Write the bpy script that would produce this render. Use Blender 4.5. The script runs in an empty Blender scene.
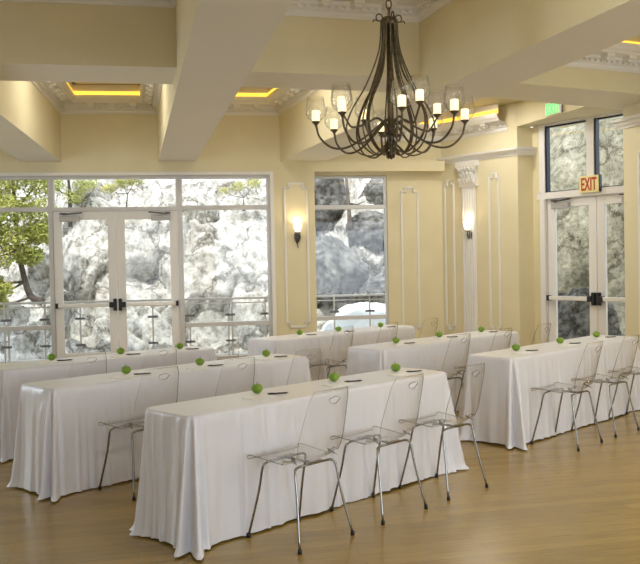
import bpy, math, random
from math import sin, cos, pi, exp, sqrt, radians, atan2
from mathutils import Vector, Matrix, noise

S = bpy.context.scene
COL = S.collection

# ------------------------------------------------------------------ camera
FPX, H = 860.0, 1.62
yaw, pitch, roll = math.atan(188 / FPX), -math.atan(20 / FPX), radians(1.1)
fw = Vector((sin(yaw) * cos(pitch), cos(yaw) * cos(pitch), sin(pitch)))
r0 = Vector((cos(yaw), -sin(yaw), 0)); u0 = r0.cross(fw)
rt = r0 * cos(roll) - u0 * sin(roll); up = r0 * sin(roll) + u0 * cos(roll)
cd = bpy.data.cameras.new('camera'); cam = bpy.data.objects.new('camera', cd); COL.objects.link(cam)
cd.sensor_width = 36.0; cd.lens = 36.0 * FPX / 640.0; cd.clip_start = 0.05; cd.clip_end = 200
M3 = Matrix((rt, up, -fw)).transposed()
cam.matrix_world = Matrix.Translation((0, 0, H)) @ M3.to_4x4()
S.camera = cam

# ------------------------------------------------------------------ sky, sun, daylight, added fill, exposure
wd = bpy.data.worlds.new('sky'); S.world = wd; wd.use_nodes = True
wd.node_tree.nodes['Background'].inputs[0].default_value = (0.86, 0.92, 1.0, 1)
wd.node_tree.nodes['Background'].inputs[1].default_value = 1.9

def light(name, kind, loc, direction, energy, color=(1, 1, 1), **kw):
    ld = bpy.data.lights.new(name, kind); ld.energy = energy; ld.color = color
    for k, v in kw.items(): setattr(ld, k, v)
    o = bpy.data.objects.new(name, ld); COL.objects.link(o); o.location = loc
    o.rotation_euler = Vector(direction).to_track_quat('-Z', 'Y').to_euler()
    return o

light('sun', 'SUN', (0, 0, 30), (0.25, 0.38, -0.89), 3.2, (1.0, 0.96, 0.9), angle=0.01)
# fill lights added behind and at the left; the unseen right window is inferred
for i, x in enumerate((1.6, 5.4)):
    light('rear_opening_fill', 'AREA', (x, -3.9, 1.4), (0.0, 1, -0.08), (40, 45)[i], (0.80, 0.90, 1.0), shape='RECTANGLE', size=2.8, size_y=2.9)
light('side_window_daylight', 'AREA', (7.55, 3.0, 1.75), (-1, 0.25, -0.02), 320, (0.80, 0.90, 1.0), shape='RECTANGLE', size=3.6, size_y=2.9)
light('left_fill_light', 'AREA', (-5.85, 9.5, 1.75), (1, -0.1, -0.05), 110, (0.80, 0.90, 1.0), shape='RECTANGLE', size=3.2, size_y=2.6)
S.view_settings.view_transform = 'Standard'; S.view_settings.look = 'None'
S.view_settings.gamma = 1.0; S.view_settings.use_curve_mapping = False
S.view_settings.exposure = 0.42
S.cycles.transparent_max_bounces = 40
S.cycles.max_bounces = 10; S.cycles.diffuse_bounces = 5
S.cycles.caustics_reflective = False; S.cycles.caustics_refractive = False
S.cycles.sample_clamp_indirect = 6.0

# ------------------------------------------------------------------ materials
MATS = {}
def mat(name, color, rough=0.5, metal=0.0, emit=None, estr=0.0, spec=0.5, coat=0.0, sheen=0.0):
    m = bpy.data.materials.new(name); m.use_nodes = True
    b = m.node_tree.nodes['Principled BSDF']
    b.inputs['Base Color'].default_value = (*color, 1); b.inputs['Roughness'].default_value = rough
    b.inputs['Metallic'].default_value = metal; b.inputs['Specular IOR Level'].default_value = spec
    b.inputs['Coat Weight'].default_value = coat; b.inputs['Sheen Weight'].default_value = sheen
    if emit: b.inputs['Emission Color'].default_value = (*emit, 1); b.inputs['Emission Strength'].default_value = estr
    MATS[name] = m
    return m
def nodes(m): return m.node_tree.nodes, m.node_tree.links, m.node_tree.nodes['Principled BSDF']
def noisy(m, c1, c2, scale, detail=4.0, lo=0.35, hi=0.65, bump=0.0, dist=0.01, space='Object', rough=None, stretch=None):
    N, L, b = nodes(m)
    tc = N.new('ShaderNodeTexCoord'); mp = N.new('ShaderNodeMapping'); L.new(tc.outputs[space], mp.inputs[0])
    if stretch: mp.inputs['Scale'].default_value = stretch
    n = N.new('ShaderNodeTexNoise'); n.inputs['Scale'].default_value = scale; n.inputs['Detail'].default_value = detail
    L.new(mp.outputs[0], n.inputs['Vector'])
    r = N.new('ShaderNodeValToRGB'); r.color_ramp.elements[0].position = lo; r.color_ramp.elements[1].position = hi
    r.color_ramp.elements[0].color = (*c1, 1); r.color_ramp.elements[1].color = (*c2, 1)
    L.new(n.outputs['Fac'], r.inputs[0]); L.new(r.outputs[0], b.inputs['Base Color'])
    if bump:
        bp = N.new('ShaderNodeBump'); bp.inputs['Strength'].default_value = bump; bp.inputs['Distance'].default_value = dist
        L.new(n.outputs['Fac'], bp.inputs['Height']); L.new(bp.outputs[0], b.inputs['Normal'])
    return m
def thin_glass(name, tint, rough=0.02, ior=1.45, fac=1.0):
    m = bpy.data.materials.new(name); m.use_nodes = True
    N, L = m.node_tree.nodes, m.node_tree.links; N.clear()
    o = N.new('ShaderNodeOutputMaterial'); mx = N.new('ShaderNodeMixShader')
    t = N.new('ShaderNodeBsdfTransparent'); t.inputs[0].default_value = (*tint, 1)
    g = N.new('ShaderNodeBsdfGlossy'); g.inputs['Roughness'].default_value = rough
    f = N.new('ShaderNodeLayerWeight'); f.inputs[0].default_value = 0.5
    pw = N.new('ShaderNodeMath'); pw.operation = 'POWER'; pw.inputs[1].default_value = 4.0
    ml = N.new('ShaderNodeMath'); ml.operation = 'MULTIPLY_ADD'; ml.inputs[1].default_value = 0.8 * fac; ml.inputs[2].default_value = ((ior - 1) / (ior + 1)) ** 2 * fac
    L.new(f.outputs['Facing'], pw.inputs[0]); L.new(pw.outputs[0], ml.inputs[0]); L.new(ml.outputs[0], mx.inputs[0])
    L.new(t.outputs[0], mx.inputs[1]); L.new(g.outputs[0], mx.inputs[2]); L.new(mx.outputs[0], o.inputs[0])
    MATS[name] = m
    return m

CREAM = noisy(mat('cream_paint', (0.72, 0.62, 0.40), 0.6, spec=0.3), (0.715, 0.65, 0.445), (0.745, 0.68, 0.475), 2.0)
BEAMLIT = mat('lit_soffit_cream', (0.83, 0.80, 0.72), 0.55, spec=0.3)  # beam cream with the bounced light on the undersides put into the colour
WHITE = mat('white_trim_paint', (0.80, 0.79, 0.77), 0.4)
CEILW = noisy(mat('ceiling_white', (0.78, 0.76, 0.72), 0.6), (0.76, 0.74, 0.69), (0.80, 0.78, 0.74), 3.0)
ALU = mat('silver_frame_metal', (0.60, 0.59, 0.58), 0.4, 0.35)
FRAMEW = mat('white_frame_metal', (0.78, 0.77, 0.77), 0.4)
BAR = mat('brushed_silver', (0.82, 0.81, 0.80), 0.35, 0.15)
CLOSER = mat('grey_closer_metal', (0.46, 0.45, 0.45), 0.4, 0.4)
BLACK = mat('black_plastic', (0.012, 0.012, 0.014), 0.4)
CHROME = mat('chrome', (0.30, 0.295, 0.285), 0.17, 1.0)
BRONZE = noisy(mat('dark_bronze', (0.05, 0.04, 0.03), 0.42, 0.7), (0.085, 0.07, 0.048), (0.17, 0.135, 0.085), 30.0)
PEWTER = mat('dark_pewter', (0.16, 0.16, 0.17), 0.35, 0.8)
LED = mat('amber_led_strip', (0.9, 0.6, 0.1), 0.5, emit=(1.0, 0.58, 0.07), estr=1.15)
CANDLE = mat('lit_candle_sleeve', (0.95, 0.85, 0.6), 0.5, emit=(1.0, 0.80, 0.46), estr=1.15)
SHADE = mat('lit_frosted_shade', (0.95, 0.9, 0.8), 0.4, emit=(1.0, 0.84, 0.58), estr=1.7)
CANL = mat('lit_downlight_lens', (1, 1, 1), 0.4, emit=(1.0, 0.93, 0.8), estr=4.0)
GLASS = thin_glass('window_glass', (0.97, 0.985, 0.985))
SHADEG = thin_glass('clear_lamp_glass', (0.99, 0.99, 0.985), 0.05, 1.6, 1.0)
CLEAR = thin_glass('clear_polycarbonate', (0.985, 0.983, 0.98), 0.04, 1.4, 0.8)
EDGE = mat('polycarbonate_edge', (0.20, 0.18, 0.15), 0.15)
RAILG = thin_glass('railing_glass', (0.965, 0.98, 0.985), 0.02, 1.45)
def clear_edge(name):
    m = bpy.data.materials.new(name); m.use_nodes = True
    N, L, b = nodes(m); o = N['Material Output']
    b.inputs['Base Color'].default_value = (0.30, 0.285, 0.26, 1); b.inputs['Roughness'].default_value = 0.1
    t = N.new('ShaderNodeBsdfTransparent'); t.inputs[0].default_value = (0.75, 0.73, 0.7, 1)
    mx = N.new('ShaderNodeMixShader'); mx.inputs[0].default_value = 0.5
    L.new(t.outputs[0], mx.inputs[1]); L.new(b.outputs[0], mx.inputs[2]); L.new(mx.outputs[0], o.inputs[0])
    return m
EDGE = clear_edge('polycarbonate_edge')

SATIN = mat('ivory_satin', (0.785, 0.78, 0.835), 0.28, spec=0.5, sheen=0.1)
N, L, b = nodes(SATIN)
tc = N.new('ShaderNodeTexCoord'); mp = N.new('ShaderNodeMapping'); mp.inputs['Scale'].default_value = (260, 260, 90)
L.new(tc.outputs['Object'], mp.inputs[0]); nz = N.new('ShaderNodeTexNoise'); nz.inputs['Scale'].default_value = 1.0
L.new(mp.outputs[0], nz.inputs['Vector']); bp = N.new('ShaderNodeBump'); bp.inputs['Strength'].default_value = 0.05
bp.inputs['Distance'].default_value = 0.002; L.new(nz.outputs['Fac'], bp.inputs['Height']); L.new(bp.outputs[0], b.inputs['Normal'])

FLOORM = mat('bamboo_plank_floor', (0.4, 0.28, 0.13), 0.28, spec=0.5)
N, L, b = nodes(FLOORM)
tc = N.new('ShaderNodeTexCoord'); br = N.new('ShaderNodeTexBrick')
br.inputs['Scale'].default_value = 1.0; br.inputs['Brick Width'].default_value = 1.9; br.inputs['Row Height'].default_value = 0.095
br.inputs['Mortar Size'].default_value = 0.0012; br.inputs['Color1'].default_value = (0.385, 0.255, 0.062, 1); br.inputs['Color2'].default_value = (0.30, 0.195, 0.044, 1)
br.inputs['Mortar'].default_value = (0.17, 0.11, 0.04, 1); br.inputs['Bias'].default_value = -0.2; br.offset = 0.37
L.new(tc.outputs['Object'], br.inputs['Vector'])
mp = N.new('ShaderNodeMapping'); mp.inputs['Scale'].default_value = (2.2, 60, 1); L.new(tc.outputs['Object'], mp.inputs[0])
nz = N.new('ShaderNodeTexNoise'); nz.inputs['Scale'].default_value = 2.0; nz.inputs['Detail'].default_value = 6; L.new(mp.outputs[0], nz.inputs['Vector'])
rp = N.new('ShaderNodeValToRGB'); rp.color_ramp.elements[0].color = (0.76, 0.76, 0.76, 1); rp.color_ramp.elements[1].color = (1.12, 1.12, 1.12, 1)
rp.color_ramp.elements[0].position = 0.3; rp.color_ramp.elements[1].position = 0.7; L.new(nz.outputs['Fac'], rp.inputs[0])
mx = N.new('ShaderNodeMix'); mx.data_type = 'RGBA'; mx.blend_type = 'MULTIPLY'; mx.inputs[0].default_value = 1.0
L.new(br.outputs['Color'], mx.inputs[6]); L.new(rp.outputs[0], mx.inputs[7]); L.new(mx.outputs[2], b.inputs['Base Color'])
r2 = N.new('ShaderNodeMapRange'); r2.inputs['To Min'].default_value = 0.17; r2.inputs['To Max'].default_value = 0.28
L.new(nz.outputs['Fac'], r2.inputs['Value']); L.new(r2.outputs[0], b.inputs['Roughness'])

def rock_mat(name, c1, c2, cd_):
    m = mat(name, c1, 0.85, spec=0.2); N, L, b = nodes(m)
    tc = N.new('ShaderNodeTexCoord')
    n1 = N.new('ShaderNodeTexNoise'); n1.inputs['Scale'].default_value = 2.2; n1.inputs['Detail'].default_value = 8; n1.inputs['Roughness'].default_value = 0.7
    n2 = N.new('ShaderNodeTexNoise'); n2.inputs['Scale'].default_value = 8; n2.inputs['Detail'].default_value = 6; n2.inputs['Roughness'].default_value = 0.75
    for n in (n1, n2): L.new(tc.outputs['Object'], n.inputs['Vector'])
    ra = N.new('ShaderNodeValToRGB'); ra.color_ramp.elements[0].position = 0.32; ra.color_ramp.elements[1].position = 0.66
    ra.color_ramp.elements[0].color = (*c1, 1); ra.color_ramp.elements[1].color = (*c2, 1); L.new(n1.outputs['Fac'], ra.inputs[0])
    rb = N.new('ShaderNodeValToRGB'); rb.color_ramp.elements[0].position = 0.38; rb.color_ramp.elements[1].position = 0.56
    rb.color_ramp.elements[0].color = (*cd_, 1); rb.color_ramp.elements[1].color = (1, 1, 1, 1); L.new(n2.outputs['Fac'], rb.inputs[0])
    mx = N.new('ShaderNodeMix'); mx.data_type = 'RGBA'; mx.blend_type = 'MULTIPLY'; mx.inputs[0].default_value = 0.85
    L.new(ra.outputs[0], mx.inputs[6]); L.new(rb.outputs[0], mx.inputs[7])
    dv = N.new('ShaderNodeVectorMath'); dv.operation = 'MULTIPLY_ADD'; dv.inputs[1].default_value = (0.9, 0.9, 0.9)     # warped cracks in the stone
    L.new(n1.outputs['Color'], dv.inputs[0]); L.new(tc.outputs['Object'], dv.inputs[2])
    vo = N.new('ShaderNodeTexVoronoi'); vo.feature = 'DISTANCE_TO_EDGE'; vo.inputs['Scale'].default_value = 0.75; L.new(dv.outputs[0], vo.inputs['Vector'])
    rc = N.new('ShaderNodeValToRGB'); rc.color_ramp.elements[0].position = 0.0; rc.color_ramp.elements[1].position = 0.035
    rc.color_ramp.elements[0].color = (0.22, 0.20, 0.18, 1); rc.color_ramp.elements[1].color = (1, 1, 1, 1); L.new(vo.outputs['Distance'], rc.inputs[0])
    m2 = N.new('ShaderNodeMix'); m2.data_type = 'RGBA'; m2.blend_type = 'MULTIPLY'; m2.inputs[0].default_value = 0.9
    L.new(mx.outputs[2], m2.inputs[6]); L.new(rc.outputs[0], m2.inputs[7]); L.new(m2.outputs[2], b.inputs['Base Color'])
    ad = N.new('ShaderNodeMath'); L.new(n1.outputs['Fac'], ad.inputs[0]); L.new(n2.outputs['Fac'], ad.inputs[1])
    bp = N.new('ShaderNodeBump'); bp.inputs['Strength'].default_value = 0.5; bp.inputs['Distance'].default_value = 0.08
    L.new(ad.outputs[0], bp.inputs['Height']); L.new(bp.outputs[0], b.inputs['Normal'])
    return m
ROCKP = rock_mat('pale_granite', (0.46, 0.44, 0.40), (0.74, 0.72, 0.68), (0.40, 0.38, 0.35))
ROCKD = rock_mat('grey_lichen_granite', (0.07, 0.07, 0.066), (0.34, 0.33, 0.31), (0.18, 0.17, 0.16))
ROCKG = rock_mat('mossy_granite', (0.20, 0.19, 0.14), (0.50, 0.47, 0.37), (0.34, 0.35, 0.29))
SNOW = noisy(mat('packed_snow', (0.88, 0.90, 0.93), 0.7), (0.80, 0.84, 0.88), (0.92, 0.93, 0.95), 1.5, bump=0.4, dist=0.1)
DECK = noisy(mat('grey_deck', (0.55, 0.55, 0.55), 0.7), (0.5, 0.5, 0.5), (0.62, 0.62, 0.62), 4)
LEAF = noisy(mat('pine_needles', (0.2, 0.28, 0.05), 0.7, spec=0.2), (0.22, 0.27, 0.045), (0.52, 0.52, 0.14), 3.0)
LEAF2 = noisy(mat('dry_shrub_leaves', (0.3, 0.33, 0.1), 0.7, spec=0.2), (0.26, 0.30, 0.07), (0.52, 0.48, 0.16), 4.0)
BARK = noisy(mat('pine_bark', (0.13, 0.10, 0.08), 0.9), (0.06, 0.05, 0.045), (0.16, 0.13, 0.105), 9)
APPLE = noisy(mat('green_apple_skin', (0.22, 0.42, 0.03), 0.28), (0.13, 0.27, 0.012), (0.26, 0.41, 0.035), 9.0)
STEM = mat('apple_stem', (0.08, 0.05, 0.02), 0.7)
PAPER = mat('white_notepaper', (0.88, 0.88, 0.87), 0.6)
SIGNB = mat('cream_sign_face', (0.80, 0.72, 0.36), 0.35, emit=(0.9, 0.8, 0.35), estr=0.03)
REDL = mat('red_lettering', (0.50, 0.035, 0.01), 0.5)
GREENL = mat('lit_green_lettering', (0.1, 0.8, 0.15), 0.4, emit=(0.15, 1.0, 0.22), estr=0.9)

# ------------------------------------------------------------------ mesh builder
class MB:
    def __init__(s): s.v = []; s.f = []; s.mi = []; s.sm = []
    def face(s, idx, mi=0, smooth=False): s.f.append(tuple(idx)); s.mi.append(mi); s.sm.append(smooth)
    def quad(s, pts, mi=0):
        k = len(s.v); s.v += [tuple(p) for p in pts]; s.face(range(k, k + len(pts)), mi)
    def box(s, a, b, mi=0):
        x0, y0, z0 = [min(p, q) for p, q in zip(a, b)]; x1, y1, z1 = [max(p, q) for p, q in zip(a, b)]; k = len(s.v)
        s.v += [(x0, y0, z0), (x1, y0, z0), (x1, y1, z0), (x0, y1, z0), (x0, y0, z1), (x1, y0, z1), (x1, y1, z1), (x0, y1, z1)]
        for q in ((0, 3, 2, 1), (4, 5, 6, 7), (0, 1, 5, 4), (1, 2, 6, 5), (2, 3, 7, 6), (3, 0, 4, 7)): s.face([k + i for i in q], mi)
        return s
    def prism(s, poly, z0, z1, mi=0):
        ar = sum(poly[i - 1][0] * poly[i][1] - poly[i][0] * poly[i - 1][1] for i in range(len(poly)))
        if ar < 0: poly = poly[::-1]
        n = len(poly); k = len(s.v)
        s.v += [(x, y, z0) for x, y in poly] + [(x, y, z1) for x, y in poly]
        s.face([k + i for i in range(n)][::-1], mi); s.face([k + n + i for i in range(n)], mi)
        for i in range(n): j = (i + 1) % n; s.face([k + i, k + j, k + n + j, k + n + i], mi)
        return s
    def tube(s, pts, r, seg=8, mi=0, caps=True, flat=None):
        pts = [Vector(p) for p in pts]; n = len(pts); k = len(s.v)
        rr = r if isinstance(r, (list, tuple)) else [r] * n
        t0 = (pts[1] - pts[0]).normalized()
        a = t0.orthogonal().normalized()
        if flat is not None: a = (Vector(flat) - t0 * Vector(flat).dot(t0)).normalized()
        for i in range(n):
            t = (pts[min(i + 1, n - 1)] - pts[max(i - 1, 0)])
            t = t.normalized() if t.length > 1e-9 else t0
            a = (a - t * a.dot(t)); a = a.normalized() if a.length > 1e-6 else t.orthogonal().normalized()
            bb = t.cross(a)
            ry = rr[i] * (0.28 if flat is not None else 1.0)
            for q in range(seg):
                th = 2 * pi * q / seg
                s.v.append(tuple(pts[i] + a * (rr[i] * cos(th)) + bb * (ry * sin(th))))
        for i in range(n - 1):
            for q in range(seg):
                s.face([k + i * seg + q, k + i * seg + (q + 1) % seg, k + (i + 1) * seg + (q + 1) % seg, k + (i + 1) * seg + q], mi, True)
        if caps:
            s.face([k + q for q in range(seg)][::-1], mi); s.face([k + (n - 1) * seg + q for q in range(seg)], mi)
        return s
    def lathe(s, prof, c=(0, 0, 0), seg=16, mi=0, cap0=False, cap1=False):
        k = len(s.v); n = len(prof)
        for r, z in prof:
            for q in range(seg): th = 2 * pi * q / seg; s.v.append((c[0] + r * cos(th), c[1] + r * sin(th), c[2] + z))
        for i in range(n - 1):
            for q in range(seg): s.face([k + i * seg + q, k + i * seg + (q + 1) % seg, k + (i + 1) * seg + (q + 1) % seg, k + (i + 1) * seg + q], mi, True)
        if cap0: s.face([k + q for q in range(seg)][::-1], mi)
        if cap1: s.face([k + (n - 1) * seg + q for q in range(seg)], mi)
        return s
    def sweep(s, path, prof, closed=False, mi=0):
        """profile (inset, z) swept along a ccw xy path with mitred corners; inset is to the left of the path"""
        n = len(path); k = len(s.v); m = len(prof)
        for i in range(n):
            p = Vector(path[i]).to_2d()
            pa = Vector(path[i - 1]).to_2d() if (closed or i > 0) else None
            pb = Vector(path[(i + 1) % n]).to_2d() if (closed or i < n - 1) else None
            d1 = (p - pa).normalized() if pa is not None else (pb - p).normalized()
            d2 = (pb - p).normalized() if pb is not None else d1
            n1 = Vector((-d1.y, d1.x)); n2 = Vector((-d2.y, d2.x))
            bis = (n1 + n2) / max(1e-6, 1 + n1.dot(n2))
            for o, z in prof: s.v.append((p.x + bis.x * o, p.y + bis.y * o, z))
        for i in range(n if closed else n - 1):
            j = (i + 1) % n
            for q in range(m - 1): s.face([k + i * m + q, k + j * m + q, k + j * m + q + 1, k + i * m + q + 1], mi)
        return s
    def build(s, name, mats, parent=None, M=None):
        me = bpy.data.meshes.new(name); me.from_pydata(s.v, [], s.f)
        for m in (mats if isinstance(mats, (list, tuple)) else [mats]): me.materials.append(m)
        for p, i, sm in zip(me.polygons, s.mi, s.sm): p.material_index = i; p.use_smooth = sm
        me.update(); o = bpy.data.objects.new(name, me); COL.objects.link(o)
        if parent is not None: o.parent = parent
        if M is not None: o.matrix_basis = M
        return o

def tag(o, label=None, cat=None, group=None, kind=None):
    if label: o['label'] = label
    if cat: o['category'] = cat
    if group: o['group'] = group
    if kind: o['kind'] = kind
    return o
def struct(o, label=None, cat=None): return tag(o, label, cat, None, 'structure')
def empty(name, loc=(0, 0, 0), rz=0.0, M=None):
    o = bpy.data.objects.new(name, None); o.empty_display_size = 0.1; COL.objects.link(o)
    if M is not None: o.matrix_world = M
    else: o.location = loc; o.rotation_euler = (0, 0, rz)
    return o
def copy_tree(o, parent=None):
    c = o.copy(); COL.objects.link(c)
    if parent is not None: c.parent = parent
    for ch in list(o.children): copy_tree(ch, c)
    return c
def bevel(o, w=0.004, seg=2):
    m = o.modifiers.new('bevel', 'BEVEL'); m.width = w; m.segments = seg; m.limit_method = 'ANGLE'; return o

# ------------------------------------------------------------------ plan of the room
WA = math.atan2(-0.0798, 0.9968)                      # the window wall runs along this direction
def wallM(origin, ang, off=0.0):                       # local x along the wall, local y outwards, z up
    d = Vector((cos(ang), sin(ang), 0)); n = Vector((-sin(ang), cos(ang), 0))
    o = Vector((*origin, 0)) + n * off
    return Matrix(((d.x, n.x, 0, o.x), (d.y, n.y, 0, o.y), (0, 0, 1, 0), (0, 0, 0, 1)))
WM = wallM((0, 14.68), WA)
def wp(x, y): p = WM @ Vector((x, y, 0)); return (p.x, p.y)
CORN = (5.419, 14.497); RB = (6.15, 12.97); RC = (6.43, 10.35); RD = (7.955, -4.0)
ROOF = 4.75
flo = MB(); flo.prism([(-6, -4), (8.4, -4), (8.4, 12.0), (6.4, 15.0), (-6, 15.9)], -0.12, 0.0)
struct(flo.build('floor', FLOORM), 'honey coloured bamboo plank floor', 'floor')
cei = MB(); cei.prism([(-6.2, -4.2), (9.2, -4.2), (9.2, 10.6), (6.9, 14.2), (5.6, 14.85), (-6.2, 15.6)], ROOF, ROOF + 0.2)
struct(cei.build('ceiling', CEILW), 'flat ceiling slab above the beams', 'ceiling')

# window wall: piers and header (local frame, front face at y = 0)
m = MB()
m.box((-6.2, 0, 3.17), (3.10, 0.45, ROOF))                       # header over the left windows and pier
m.box((-6.2, 0.0, 0), (-4.2, 0.45, 3.17))                        # far left stretch
m.box((2.345, 0.0, 0), (3.10, 0.45, 3.17))                       # pier with the sconce
struct(m.build('wall_back', CREAM, M=WM), 'cream wall above the big windows with sconce pier', 'wall')
m = MB()
m.box((3.10, 0.25, 3.125), (5.44, 0.55, ROOF)); m.box((4.42, 0.25, 0), (5.44, 0.55, 3.125)); m.box((3.10, 0.25, 0), (4.42, 0.55, 0.10))
m.box((3.10, 0.0, 3.17), (5.40, 0.25, 3.35))
struct(m.build('wall_alcove', CREAM, M=WM), 'shaded cream wall right of the tall window', 'wall')
# right walls
def wall_seg(name, a, b, th, z0, z1, label, mt=CREAM):
    ang = atan2(b[1] - a[1], b[0] - a[0]); Ln = sqrt((b[0] - a[0]) ** 2 + (b[1] - a[1]) ** 2)
    w = MB(); w.box((0, 0, z0), (Ln, th, z1)); M = wallM(a, ang)
    o = w.build(name, mt, M=M); struct(o, label, 'wall'); return o, M, Ln
_, R1M, R1L = wall_seg('wall_right', CORN, RB, 0.34, 0, ROOF, 'cream wall with white pilaster and sconce')
DD = (0.4226, -0.9063); D0 = (6.36, 13.03)
DANG = atan2(DD[1], DD[0]); DM = wallM(D0, DANG)
def dp(s, o=0.0): p = DM @ Vector((s, o, 0)); return (p.x, p.y)
DW = 1.93                                               # width of the glazed door opening from s=0.22
w = MB(); w.prism([RB, (RB[0] + 0.30, RB[1] + 0.07), dp(0.27), dp(0.27, 0.2), (6.7, 13.6), (6.3, 13.4)], 0, 3.75)
struct(w.build('wall_return', CREAM), 'short cream return wall beside the glazed exit doors', 'wall')
m = MB(); m.box((0.0, 0.0, 3.755), (2.63, 0.9, ROOF))
struct(m.build('wall_bulkhead', CREAM, M=wallM(RB, atan2(RC[1] - RB[1], RC[0] - RB[0]))), 'cream bulkhead above the exit doors', 'wall')
_, R2M, R2L = wall_seg('wall_side', RC, RD, 0.9, 0, ROOF, 'cream side wall at the right edge')
m = MB(); m.prism([dp(1.93), dp(2.2), (8.2, 10.9), (7.3, 10.3), (RC[0] + 0.2, RC[1] - 0.1)], 0, ROOF)
struct(m.build('wall_jamb', CREAM), 'cream jamb beside the right exit door', 'wall')
# unseen left and rear walls
m = MB(); m.box((-6.2, -4, 0), (-6, 15.6, ROOF)); struct(m.build('wall_left', CREAM), 'cream wall out of view on the left', 'wall')
m = MB()
for x0, x1 in ((-6.2, -3.6), (-0.8, 0.2), (3.0, 4.0), (6.8, 9.2)): m.box((x0, -4.2, 0), (x1, -4.0, ROOF))
m.box((-3.6, -4.2, 0), (6.8, -4.0, 0.3)); m.box((-3.6, -4.2, 3.2), (6.8, -4.0, ROOF))
struct(m.build('wall_rear', CREAM), 'cream wall behind the viewer with three openings', 'wall')

# ------------------------------------------------------------------ beams and coffers
ZB = 3.35
def beam(name, poly, label, z0=ZB):
    b_ = MB(); b_.prism(poly, z0, ROOF); b_.mi[0] = 1; return struct(b_.build(name, [CREAM, BEAMLIT]), label, 'beam')   # underside coloured paler, as if lit from the floor
aL = lambda y: -1.70 - 0.0732 * (14.9 - y); aR = lambda y: -1.078 - 0.0703 * (14.855 - y)
bL = lambda y: 2.492 + 0.090 * (14.688 - y); bR = lambda y: 3.254 + 0.075 * (15.03 - y)
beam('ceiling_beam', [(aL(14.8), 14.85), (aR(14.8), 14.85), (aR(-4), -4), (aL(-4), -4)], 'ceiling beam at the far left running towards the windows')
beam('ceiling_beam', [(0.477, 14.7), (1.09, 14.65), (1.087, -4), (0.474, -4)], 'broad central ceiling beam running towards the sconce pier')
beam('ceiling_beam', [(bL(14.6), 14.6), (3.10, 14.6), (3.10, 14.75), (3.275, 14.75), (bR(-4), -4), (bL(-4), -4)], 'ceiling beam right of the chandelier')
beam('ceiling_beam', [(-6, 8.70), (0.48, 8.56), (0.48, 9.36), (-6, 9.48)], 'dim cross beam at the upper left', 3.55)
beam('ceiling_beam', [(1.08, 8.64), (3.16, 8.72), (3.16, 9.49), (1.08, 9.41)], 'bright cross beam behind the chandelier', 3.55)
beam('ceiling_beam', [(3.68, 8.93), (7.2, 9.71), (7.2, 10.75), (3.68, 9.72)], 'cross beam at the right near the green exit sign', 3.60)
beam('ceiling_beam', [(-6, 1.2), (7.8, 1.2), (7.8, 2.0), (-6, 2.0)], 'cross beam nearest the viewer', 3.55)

def cofer(n, poly, zc, closed=True, strip=None):
    """crown moulding ring with dentils and blocks, lit recess above"""
    ar = sum(poly[i - 1][0] * poly[i][1] - poly[i][0] * poly[i - 1][1] for i in range(len(poly)))
    if ar < 0: poly = poly[::-1]
    t = MB()
    prof = [(0.0, zc - 0.02), (0.02, zc - 0.02), (0.045, zc + 0.01), (0.045, zc + 0.035), (0.075, zc + 0.05), (0.075, zc + 0.075), (0.15, zc + 0.09), (0.17, zc + 0.12),
            (0.40, zc + 0.13), (0.43, zc + 0.16), (0.47, zc + 0.17), (0.50, zc + 0.20), (0.50, zc + 0.245), (0.44, zc + 0.245), (0.44, zc + 0.42)]
    prof = [(o * 0.56, z) for o, z in prof]
    t.sweep(poly, prof, closed=closed)
    n_ = len(poly)
    for i in range(n_ if closed else n_ - 1):
        a = Vector(poly[i]); b_ = Vector(poly[(i + 1) % n_]); d = (b_ - a); Ln = d.length; d.normalize(); nn = Vector((-d.y, d.x))
        def blk(c, o0, o1, hw, z0, z1):
            p = [a + d * (c - hw) + nn * o0 * 0.56, a + d * (c + hw) + nn * o0 * 0.56, a + d * (c + hw) + nn * o1 * 0.56, a + d * (c - hw) + nn * o1 * 0.56]
            t.prism([(q.x, q.y) for q in p], z0, z1)
        c = 0.12
        while c < Ln - 0.1: blk(c, 0.05, 0.125, 0.022, zc + 0.055, zc + 0.10); c += 0.085
        c = 0.38
        while c < Ln - 0.35:
            blk(c, 0.17, 0.37, 0.055, zc + 0.085, zc + 0.135); blk(c, 0.19, 0.30, 0.035, zc + 0.06, zc + 0.09); c += 0.34
    o = t.build('trim_%d' % n, WHITE); struct(o, 'white dentilled crown moulding around a ceiling coffer', 'moulding')
    l = MB(); l.sweep(poly, [(0.252, zc + 0.235), (0.252, zc + 0.31)], closed=closed)
    s_ = l.build('light_strip', LED, parent=o); s_['label'] = 'glowing amber light strip'
    c_ = MB(); ins = MB(); ins.sweep(poly, [(0.30, zc + 0.42)], closed=closed)
    c_.quad([v for v in ins.v]); c_.f[-1] = c_.f[-1][::-1]
    struct(c_.build('ceiling', CREAM), 'cream coffer ceiling panel', 'ceiling')
    return o
YW = lambda x: 14.68 - 0.08 * x
cofer(1, [(aR(9.4), 9.40), (0.476, 9.36), (0.477, YW(.477)), (aR(14.75), YW(-1.08))], 4.15)
cofer(2, [(1.09, 9.41), (bL(9.48), 9.48), (bL(14.48), 14.48), (1.09, YW(1.09))], 4.14)
cofer(3, [(aL(14.75), YW(-1.7)), (-6.0, YW(-6)), (-6.0, 9.48), (aL(9.43), 9.43)], 4.15)
cofer(4, [(aR(2.0), 2.0), (0.475, 2.0), (0.475, 8.56), (aR(8.6), 8.60)], 4.15)
cofer(5, [(1.088, 2.0), (bL(2.0), 2.0), (bL(8.7), 8.715), (1.088, 8.64)], 4.15)
cofer(6, [(bR(2.0), 2.0), (7.28, 2.0), (6.52, 9.56), (bR(8.93), 8.935)], 3.865)
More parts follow.
